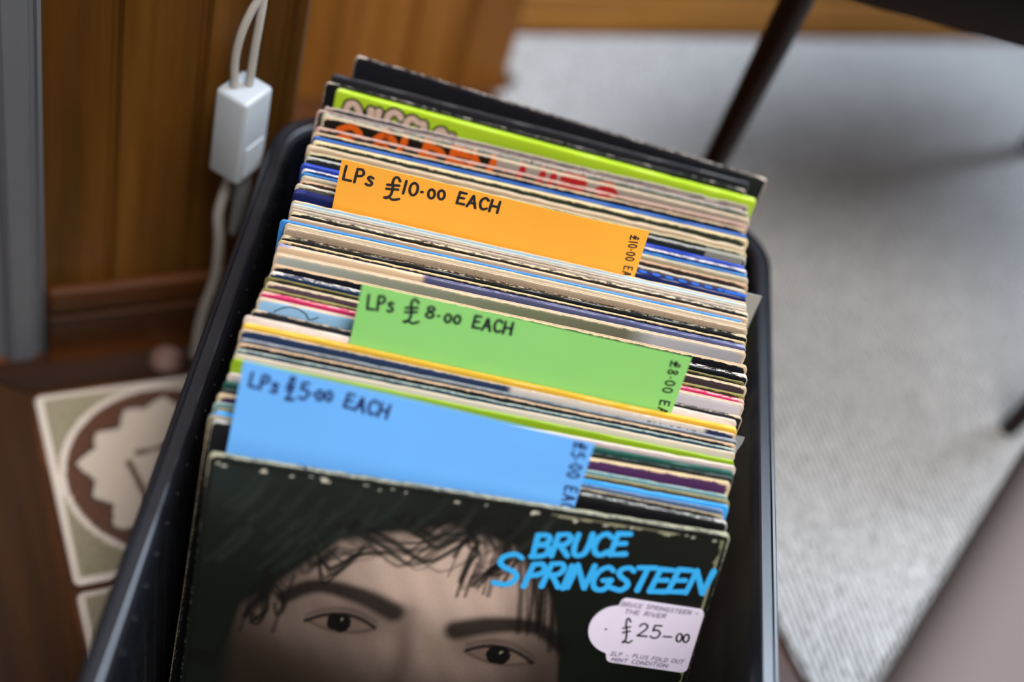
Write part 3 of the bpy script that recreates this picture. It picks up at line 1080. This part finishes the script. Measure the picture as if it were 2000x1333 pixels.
# ------------------------------------------------------------------ front record with portrait
FW = .3105
FT = .0045
mat = sleeve_mat('sleeve_print_front', '11140f', 'a8a488', .16, gloss=.4)
front, FHt = make_record(.0770, .5115, .2953, 23, 2.7, FW, FT, mat,
                         'front LP record with dark portrait cover, blue brush lettering and white price sticker', False, 77, .0004, 2.2)


def sst(a, b, x):
    t = np.clip((x - a) / (b - a), 0, 1)
    return t * t * (3 - 2 * t)


def seg_d(u, v, pts):
    d = np.full(u.shape, 9.0)
    for (x0, y0), (x1, y1) in zip(pts[:-1], pts[1:]):
        L2 = (x1 - x0) ** 2 + (y1 - y0) ** 2 + 1e-12
        t = np.clip(((u - x0) * (x1 - x0) + (v - y0) * (y1 - y0)) / L2, 0, 1)
        d = np.minimum(d, np.hypot(u - x0 - t * (x1 - x0), v - y0 - t * (y1 - y0)))
    return d


def portrait(u, v):
    """A plain sepia head of a dark haired man, seen close; u from the centre, v from the top (metres)."""
    rg = np.random.default_rng(4)
    black = np.array(lin('12150f')[:3])
    skin = np.array(lin('d0b4a4')[:3])
    shade = np.array(lin('241a12')[:3])
    dark = np.array(lin('0f0d0a')[:3])
    col = np.empty(u.shape + (3,))
    grey = sst(-.09, -.0, v) * (.6 + .4 * np.sin(u * 60 + 1) * np.sin(v * 90))
    col[:] = black
    col += (np.array(lin('1e2724')[:3]) - black) * (np.clip(grey, 0, 1) * sst(.02, -.12, u))[..., None]
    # tone of the printed face
    tone = (.06 + .94 * sst(-.175, -.060, v)) * (.12 + .88 * sst(-.135, -.020, u + .25 * (v + .06))) * (1 - .72 * sst(.015, .070, u))
    cheek = np.exp(-(((u + .095) / .030) ** 2 + ((v + .105) / .022) ** 2)) * .16
    tone = np.clip(tone + cheek, 0, 1) ** 1.45
    tone = tone * (.95 + .05 * np.sin(u * 300 + v * 170))
    face = shade + (skin - shade) * np.clip(tone, 0, 1)[..., None]
    hair_v = np.interp(u, [-.135, -.126, -.104, -.088, -.073, -.055, -.030, -.010, .010, .030, .045, .060, .072, .09],
                       [-.14, -.098, -.077, -.060, -.044, -.036, -.030, -.022, -.026, -.030, -.042, -.062, -.10, -.20])
    m = sst(.003, -.003, v - hair_v) * sst(-.135, -.120, u)
    col = col * (1 - m[..., None]) + face * m[..., None]
    # soft root shade under the hairline
    hs = (1 - sst(0, .013, hair_v + .002 * np.sin(u * 420) * np.sin(u * 170 + 1) - v)) * (v < hair_v + .004) * .62
    col = col * (1 - hs[..., None]) + dark * hs[..., None]
    # hair falling on the forehead: many fine strands from a few locks
    rs = random.Random(11)
    roots = [(-.072, -.034, -.030, -.052, -.004, -.030), (-.090, -.050, -.080, -.070, -.060, -.048), (.002, -.012, .012, -.036, .008, -.058),
             (.026, -.016, .030, -.040, .016, -.056), (.040, -.026, .048, -.056, .056, -.086), (-.040, -.022, -.020, -.034, .000, -.014),
             (-.112, -.080, -.108, -.092, -.116, -.104)]
    for (ax, ay, bx, by, cx_, cy_) in roots:
        for q in range(13):
            jx, jy = rs.gauss(0, .0055), rs.gauss(0, .0045)
            k_ = rs.uniform(.75, 1.12)
            pts = smooth([(ax + jx * .5, ay + jy), ((ax + bx) / 2 + jx, (ay + by) / 2 + jy), (bx + jx, by * k_ + jy * .6),
                          ((bx + cx_) / 2 + jx * 1.2, (by + cy_) / 2 * k_ + jy * .4), (cx_ + jx * 1.4, cy_ * (.9 + .2 * rs.random()) + jy)], 3)
            w = rs.uniform(.0005, .0016)
            lo_u, hi_u = min(p[0] for p in pts) - .006, max(p[0] for p in pts) + .006
            iu = np.where((u[:, 0] > lo_u) & (u[:, 0] < hi_u))[0]
            if len(iu) == 0:
                continue
            sl_ = slice(iu[0], iu[-1] + 1)
            d = seg_d(u[sl_], v[sl_], pts)
            al = (1 - sst(w * .4, w * 1.7, d)) * rs.uniform(.35, .9)
            col[sl_] = col[sl_] * (1 - al[..., None]) + dark * 1.1 * al[..., None]
    # faint sheen along the hair on the dark part
    for q in range(60):
        x0 = rs.uniform(-.14, .05)
        y0 = rs.uniform(-.05, -.004)
        pts = smooth([(x0, y0), (x0 - .006, y0 - .012), (x0 - .016, y0 - .024)], 3)
        iu = np.where((u[:, 0] > x0 - .024) & (u[:, 0] < x0 + .006))[0]
        if len(iu) == 0:
            continue
        sl_ = slice(iu[0], iu[-1] + 1)
        d = seg_d(u[sl_], v[sl_], pts)
        al = (1 - sst(.0004, .0030, d)) * .03
        col[sl_] = col[sl_] * (1 - al[..., None]) + np.array(lin('6c7868')[:3]) * al[..., None]
    # brows and eyes
    for sgn, cx_, cy_ in ((-1, -.064, -.103), (1, .036, -.110)):
        brow = [(cx_ + sgn * .036, cy_ + .014), (cx_ + sgn * .018, cy_ + .025), (cx_ - sgn * .008, cy_ + .0225), (cx_ - sgn * .030, cy_ + .0145)]
        w = .0052 + .0022 * sst(cx_ + sgn * .02, cx_ - sgn * .028, u)
        d = seg_d(u, v, smooth(brow))
        a = (1 - sst(w * .45, w * 1.45, d)) * .93
        col = col * (1 - a[..., None]) + dark * a[..., None]
        # socket shade
        a = np.exp(-(((u - cx_ + sgn * .012) / .030) ** 2 + ((v - cy_ - .006) / .014) ** 2)) * .62
        col = col * (1 - a[..., None]) + shade * a[..., None]
        lx = (u - cx_) / .021
        top = cy_ + .0075 * (1 - lx ** 2) - .0012 * lx * sgn
        bot = cy_ - .0055 * (1 - lx ** 2)
        ins = (v < top) & (v > bot) & (np.abs(lx) < 1)
        col[ins] = np.array(lin('6a574d')[:3])
        ir = np.hypot(u - cx_ + .001, v - cy_ - .0012)
        col[ins & (ir < .0074)] = dark
        gl = np.hypot(u - cx_ - .0005, v - cy_ - .0035) < .0010
        col[ins & gl] = np.array(lin('8a8070')[:3])
        xs = np.linspace(-1, 1, 9)
        lid = [(cx_ + .021 * q, cy_ + .0075 * (1 - q * q) - .0012 * q * sgn) for q in xs]
        d = seg_d(u, v, lid)
        a = (1 - sst(.0007, .0019, d)) * .9
        col = col * (1 - a[..., None]) + dark * a[..., None]
        lid2 = [(p[0], p[1] + .0042) for p in lid]
        d = seg_d(u, v, lid2)
        a = (1 - sst(.0004, .0022, d)) * .32
        col = col * (1 - a[..., None]) + dark * a[..., None]
        lid3 = [(cx_ + .021 * q, cy_ - .0055 * (1 - q * q)) for q in xs]
        d = seg_d(u, v, lid3)
        a = (1 - sst(.0003, .0022, d)) * .42
        col = col * (1 - a[..., None]) + dark * a[..., None]
    # side of the nose, below the brows
    d = seg_d(u, v, [(-.026, -.088), (-.022, -.115), (-.024, -.15), (-.032, -.175)])
    a = np.exp(-(d / .007) ** 2) * .45
    col = col * (1 - a[..., None]) + shade * a[..., None]
    # plain dark lower third: mouth and chin in shadow
    low = sst(-.215, -.27, v)
    col = col * (1 - low[..., None]) + black * low[..., None]
    # plastic glints painted as pale dots, then bare card along the edges
    rc = random.Random(5)
    for q in range(26):
        x0, y0, w = rc.uniform(-.15, .15), rc.uniform(-.0062, -.0036), rc.uniform(.0004, .0011)
        col[np.hypot((u - x0) / rc.uniform(1, 2.6), v - y0) < w] = np.array(lin('d8d4c4')[:3])
    e = (v > -.0046 - .0012 * np.sin(u * 310) * np.sin(u * 97)) & (u > .045) & (u < .125)
    col[e] = np.array(lin('9c987c')[:3])
    e = (u > FW / 2 - .0050 - .0010 * np.sin(v * 400) * np.sin(v * 130))
    col[e] = np.array(lin('8c8a6c')[:3])
    return np.clip(col, 0, 1)


nu, nv = 300, 280
us = np.linspace(-FW / 2 + .0035, FW / 2 - .0035, nu)
vs_ = np.linspace(-FHt + .004, -.0035, nv)
UU, VV = np.meshgrid(us, vs_, indexing='ij')
CC = portrait(UU, VV)
V = [(UU[i, j], -FT - .0009, FHt + VV[i, j]) for i in range(nu) for j in range(nv)]
F = [[i * nv + j, (i + 1) * nv + j, (i + 1) * nv + j + 1, i * nv + j + 1] for i in range(nu - 1) for j in range(nv - 1)]
art = mesh_obj('cover_portrait', V, F, attr_mat('printed_portrait', .38, grain=.25, gscale=900), front, smooth=True)
a = art.data.attributes.new('print', 'FLOAT_COLOR', 'POINT')
arr = np.ones((nu * nv, 4), dtype=np.float32)
arr[:, :3] = CC.reshape(-1, 3)
a.data.foreach_set('color', arr.ravel())
art['label'] = 'printed sepia face of a dark haired man'
# brush lettering
M_cyan = plain('cyan_print', '38b0f4', .4)
polys = word('BRUCE', (.0405, -.0345), (.0955, -.0235), .0148, .02, 5, gap=.13, shear=.22)
polys += word('S', (.0215, -.0590), (.0360, -.0555), .0215, 0, 6, shear=.25)
polys += word('PRINGSTEEN', (.0400, -.0560), (.1495, -.0420), .0165, .03, 8, gap=.10, shear=.24)
V, F = stroke_data(polys, .00165, -FT - .0013, 9, taper=-.15)
s = mesh_obj('title_lettering', V, F, M_cyan, front)
s.location = (0, 0, FHt)
s['label'] = 'bright blue brush lettering'
# price sticker
tagp = []


def arc(cx_, cy_, r, a0, a1, n=6):
    return [(cx_ + r * math.cos(R(a0 + (a1 - a0) * i / n)), cy_ + r * math.sin(R(a0 + (a1 - a0) * i / n))) for i in range(n + 1)]


tl, tr, tt, tb = .0990, .1530, -.0535, -.1015
tagp += arc(tr - .004, tt - .004, .004, 90, 0)
tagp += arc(tr - .004, tb + .004, .004, 0, -90)
tagp += arc(tl + .006, tb + .004, .004, -90, -170)
tagp += [(tl + .0015, -.0962)]
tagp += arc(.1035, -.0775, .0180, 258, 102, 18)
tagp += [(tl + .0012, -.0588)]
tagp += arc(tl + .0055, tt - .004, .004, 175, 90)
tagp = tagp[::-1]
yb, yt = -FT - .0010, -FT - .0017
n = len(tagp)
V = [(x, yb, z) for x, z in tagp] + [(x, yt, z) for x, z in tagp]
F = [list(range(n, 2 * n))[::-1]] + [[i, (i + 1) % n, n + (i + 1) % n, n + i] for i in range(n)] + [list(range(n))]
stk = mesh_obj('price_sticker', V, F, plain('lilac_white_card', 'ece0f4', .5), front)
bm = bmesh.new()
bm.from_mesh(stk.data)
bmesh.ops.recalc_face_normals(bm, faces=bm.faces[:])
bm.to_mesh(stk.data)
bm.free()
stk.location = (0, 0, FHt)
stk['label'] = 'white price sticker reading 25 pounds'
big = word('£', (.1082, -.0860), (.1142, -.0845), .0180, 0, 3) + word('25', (.1160, -.0790), (.1300, -.0785), .0095, .02, 4, gap=.2)
big += word('-', (.1320, -.0800), (.1380, -.0796), .0080, 0) + word('00', (.1405, -.0790), (.1485, -.0785), .0062, 0, 4, gap=.1)
big += [[(.0960, -.0776), (.0964, -.0774)]]
V, F = stroke_data(big, .00062, yt - .0002, 4)
mesh_obj('handwriting', V, F, M_ink_green, stk)
M_violet = plain('thin_violet_ink', '5a4a6c', .5)
for lines in ((('BRUCE SPRINGSTEEN -', (.1012, -.0590), (.1490, -.0578), .0030), ('THE RIVER', (.1045, -.0640), (.1300, -.0632), .0030)),
              (('2LP - PLUS FOLD OUT', (.1030, -.0960), (.1490, -.0946), .0028), ('MINT CONDITION', (.1045, -.1003), (.1400, -.0990), .0028))):
    small = []
    for i, (txt, p0, p1, h) in enumerate(lines):
        small += word(txt, p0, p1, h, .06, 4 + i, gap=.2, shear=.2)
    V, F = stroke_data(small, .00022, yt - .0002, 4)
    mesh_obj('handwriting', V, F, M_violet, stk)


# ------------------------------------------------------------------ divider cards
def card(name_label, base, yaw, lean, u0, u1, v0, v1, hexc, curl, ink, hw, words, side, side_hw):
    """Stiff coloured card standing between the records; local z=0 at the record tops."""
    th = R(lean)
    bot = -(base[2] - ZF) / math.cos(th)
    root_off = bot
    nx_, nz_ = 24, 14
    tk = .00035
    V, F = [], []

    def yy(u, zz):
        k = max(0, zz) / .04
        e = max(0, (u - (u1 - .07)) / .07)
        return curl * k * e * e + .0004 * math.sin(u * 40) * min(1, max(0, k))

    zs = list(np.linspace(bot, -.005, 5)) + list(np.linspace(0, 1, nz_))[1:]
    us_ = np.linspace(u0, u1, nx_)
    for side_ in (0, 1):
        for iu, u in enumerate(us_):
            topv = v0 + (v1 - v0) * (u - u0) / (u1 - u0)
            for iz, zz in enumerate(zs):
                z_ = zz if iz < 5 else zz * topv
                V.append((u, yy(u, z_) - (tk if side_ == 0 else 0), z_ - bot))
    m = len(zs)
    off = nx_ * m
    for i in range(nx_ - 1):
        for j in range(m - 1):
            a_, b_, c_, d_ = i * m + j, (i + 1) * m + j, (i + 1) * m + j + 1, i * m + j + 1
            F.append([a_, b_, c_, d_])
            F.append([off + d_, off + c_, off + b_, off + a_])
    for j in range(m - 1):
        F.append([j + 1, j, off + j, off + j + 1][::-1])
        q = (nx_ - 1) * m
        F.append([q + j, q + j + 1, off + q + j + 1, off + q + j][::-1])
    for i in range(nx_ - 1):
        q = m - 1
        F.append([i * m + q, (i + 1) * m + q, off + (i + 1) * m + q, off + i * m + q])
        F.append([(i + 1) * m, i * m, off + i * m, off + (i + 1) * m])
    o = mesh_obj('divider_card', V, F, plain(name_label.split()[0] + '_card', hexc, .55, var=.03, scale=25), None, smooth=True)
    o.data.set_sharp_from_angle(angle=R(40))
    yw = R(yaw)
    of = -bot * math.sin(th)
    o.location = (base[0] + of * math.sin(yw), base[1] - of * math.cos(yw), ZF)
    o.rotation_euler = (-th, 0, yw)
    tag(o, name_label, 'divider card', 'coloured price cards between the records')
    polys = []
    for i, (txt, p0, p1, top) in enumerate(words):
        h = abs((top[1] - p0[1]))
        polys += word(txt, p0, p1, h, .03, 10 + i, gap=.22)
    V, F = stroke_data(polys, hw, 0, 3)
    V = [(x, yy(x, z) - tk - .0003 + y, z - bot) for x, y, z in V]
    s = mesh_obj('handwriting', V, F, ink, o)
    txt, s0, s1, top = side
    h = top[0] - s0[0]
    polys = word(txt, s0, s1, h, .04, 20, gap=.3)
    V, F = stroke_data(polys, side_hw, 0, 5)
    zmin = -.004
    V = [(x, yy(x, z) - tk - .0003 + y, z - bot) for x, y, z in V]
    mesh_obj('handwriting', V, F, ink, o)
    return o


card('orange card reading LPs 10 pounds each, standing among the records', (0, .6983, .318), 1.2, 11, -.0486, .1578, .0357, .0341, 'fcac36', .004, M_ink, .00088,
     [('LPs', (-.0454, .0211), (-.0261, .0213), (-.0466, .0316)), ('£', (-.0171, .0144), (-.0071, .0152), (-.0156, .0315)),
      ('10', (-.0062, .0213), (.0034, .0214), (-.0063, .0309)), ('.', (.0056, .0230), (.0070, .0231), (.0051, .0292)),
      ('00', (.0106, .0222), (.0215, .0235), (.01, .0291)), ('EACH', (.0298, .0230), (.0573, .0233), (.0296, .0317))],
     ('£10.00 EACH', (.1462, .0290), (.1503, -.010), (.1519, .03)), .0004)
card('green card reading LPs 8 pounds each, between the orange and blue cards', (0, .5868, .3135), 1.8, 14.6, -.0155, .1888, .0429, .0418, '8ed272', .0, M_ink_green, .00085,
     [('LPs', (-.0096, .0268), (.0059, .0287), (-.0103, .0370)), ('£', (.0132, .0230), (.0224, .0244), (.0162, .0398)),
      ('8', (.0249, .0301), (.0305, .0302), (.0244, .0379)), ('.', (.0324, .0307), (.0339, .0308), (.0322, .0356)),
      ('00', (.0370, .0296), (.0465, .0302), (.0366, .0354)), ('EACH', (.0545, .0297), (.0780, .0311), (.0542, .0382))],
     ('£8.00 EACH', (.1770, .0372), (.1808, -.014), (.1830, .0375)), .0005)
card('blue card reading LPs 5 pounds each, nearest to the front record', (0, .5140, .288), .6, 21.4, -.0697, .1372, .0536, .0517, '6cb4ff', .0, M_ink_blue, .0009,
     [('LPs', (-.0642, .0383), (-.0479, .0381), (-.0647, .0477)), ('£', (-.0426, .0352), (-.0374, .0358), (-.0409, .0503)),
      ('5', (-.0350, .0380), (-.0302, .0383), (-.0365, .0487)), ('.', (-.0286, .0409), (-.0274, .0409), (-.0286, .0456)),
      ('00', (-.0254, .0396), (-.0164, .0406), (-.0258, .0461)), ('EACH', (-.0089, .0388), (.0164, .0376), (-.0091, .0480))],
     ('£5.00 EACH', (.1253, .0506), (.1298, -.002), (.1325, .049)), .0006)

# ------------------------------------------------------------------ dark wooden table on the rug
table = empty('side_table', (.50, 1.12, .0085))
tag(table, 'dark brown wooden table with tapered legs standing on the grey rug', 'table')
M_teak = wood('dark_teak', '0c0603', '170b05', '221208', axis='x', rough=.55, knots=False)
M_teak_leg = wood('dark_teak_legs', '100704', '1c0d06', '28140a', axis='z', rough=.4, knots=False)


def tl_(p):
    return (p[0] - .50, p[1] - 1.12, p[2] - .008)


for foot, top in (((.246, 1.012, .0106), (.260, .988, .46)), ((.617, .950, .0106), (.664, .970, .46)), ((.703, 1.418, .0106), (.70, 1.36, .46))):
    f_, t_ = Vector(tl_(foot)), Vector(tl_(top))
    pts = [f_.lerp(t_, k) for k in (0, .03, .35, .7, 1)]
    V, F = tube_data(pts, [.0086, .0096, .0110, .0128, .0140], 16, True, 2)
    mesh_obj('leg', V, F, M_teak_leg, table, smooth=True)


def round_poly(pts, r, n=8):
    out = []
    m_ = len(pts)
    for i in range(m_):
        p = Vector(pts[i])
        a = (Vector(pts[i - 1]) - p).normalized()
        b = (Vector(pts[(i + 1) % m_]) - p).normalized()
        for k in range(n + 1):
            t = k / n
            q = (p + a * r) * (1 - t) ** 2 + p * 2 * t * (1 - t) + (p + b * r) * t * t
            out.append((q.x, q.y))
    return out


tri = round_poly([(.215 - .5, .972 - 1.12), (.75 - .5, .972 - 1.12), (.80 - .5, 1.50 - 1.12), (.66 - .5, 1.48 - 1.12)], .05)
slab('apron', tri, .392, .452, M_teak, table, .003)
tri2 = round_poly([(.195 - .5, .952 - 1.12), (.78 - .5, .952 - 1.12), (.83 - .5, 1.53 - 1.12), (.64 - .5, 1.52 - 1.12)], .06)
slab('table_top', tri2, .453, .475, M_teak, table, .004)

# ------------------------------------------------------------------ hanging extension socket
M_white = plain('white_plastic', 'a8adb2', .35)
M_grey = plain('grey_plug_plastic', '6e6e6c', .45)
M_cord = plain('white_cord', 'a49e96', .45)
SO = WP(.133, -.035, .226)
sock = empty('extension_socket', SO, math.atan2(U.y, U.x) + R(38))
tag(sock, 'white extension socket hanging by its cord in front of the pine panelling', 'extension socket')
V, F = box_data(-.0160, .0160, -.0140, .0140, 0, .078, .0035)
mesh_obj('socket_body', V, F, M_white, sock, smooth=True).data.set_sharp_from_angle(angle=R(40))
V, F = box_data(-.0105, .0105, -.0150, -.0138, .006, .034, .0006)
mesh_obj('socket_face', V, F, plain('white_face_plate', 'b4babe', .3), sock)
inv = Matrix.Rotation(-(math.atan2(U.y, U.x) + R(38)), 3, 'Z')


def sl(a, d, z):
    return inv @ (WP(a, d, z) - SO)


V, F = tube_data([sl(.1365, -.033, .302), sl(.1372, -.033, .334), sl(.1388, -.032, .360), sl(.1400, -.031, .39), sl(.141, -.030, .50)], .0031, 10)
mesh_obj('cord', V, F, M_cord, sock, smooth=True)
V, F = tube_data([sl(.1256, -.034, .302), sl(.1240, -.034, .328), sl(.1262, -.034, .350), sl(.1320, -.033, .369), sl(.1385, -.032, .384), sl(.143, -.031, .42), sl(.145, -.030, .48)], .0031, 10)
mesh_obj('cord', V, F, M_cord, sock, smooth=True)
V, F = tube_data([sl(.1395, -.034, .224), sl(.1405, -.034, .200), sl(.1400, -.033, .174), sl(.1375, -.033, .155)], [.0070, .0072, .006, .0038], 14)
mesh_obj('plug', V, F, M_grey, sock, smooth=True)['label'] = 'grey plug under the socket'
V, F = tube_data([sl(.1330, -.034, .226), sl(.1275, -.034, .203), sl(.1245, -.033, .176), sl(.1275, -.033, .146), sl(.1280, -.032, .104), sl(.1225, -.031, .068), sl(.1195, -.031, .039), sl(.118, -.033, .0065)], .0042, 10)
mesh_obj('cord', V, F, M_cord, sock, smooth=True)

# small pale glide on the floor by the baseboard
c = WP(.094, -.029, .0025)
V, F = [], []
prof = [(0, .009), (.006, .0086), (.0105, .0068), (.013, .0035), (.0135, 0)]
for r_, z_ in prof:
    for k in range(20):
        V.append((r_ * math.cos(k * .31416), r_ * math.sin(k * .31416), z_))
for i in range(len(prof) - 1):
    for k in range(20):
        F.append([i * 20 + k, (i + 1) * 20 + k, (i + 1) * 20 + (k + 1) % 20, i * 20 + (k + 1) % 20])
F.append([80 + k for k in range(20)])
o = mesh_obj('floor_glide', V, F, plain('pale_pink_plastic', '74564c', .5), None, smooth=True)
o.location = c
tag(o, 'small pale domed glide on the floor against the brown baseboard', 'furniture glide')

# ------------------------------------------------------------------ padded stool at the lower right
stool = empty('padded_stool', (.413, .25, .0088), R(60))
tag(stool, 'pinkish grey padded stool close to the camera at the lower right corner', 'stool')
V, F = box_data(-.21, .21, -.19, .19, .42, .50, .026)
M_fab = plain('pinkish_grey_upholstery', '6a605e', .85, var=.08, scale=300, spec=.2, bump=.3)
seat = mesh_obj('seat_cushion', V, F, M_fab, stool, smooth=True)
V, F = box_data(-.195, .195, -.175, .175, .385, .42, .006)
mesh_obj('seat_frame', V, F, M_teak, stool)
for sx, sy in ((1, 1), (1, -1), (-1, 1), (-1, -1)):
    V, F = tube_data([(sx * .14, sy * .12, 0), (sx * .135, sy * .115, .2), (sx * .13, sy * .11, .39)], [.011, .014, .017], 14, True, 3)
    mesh_obj('leg', V, F, M_teak_leg, stool, smooth=True)
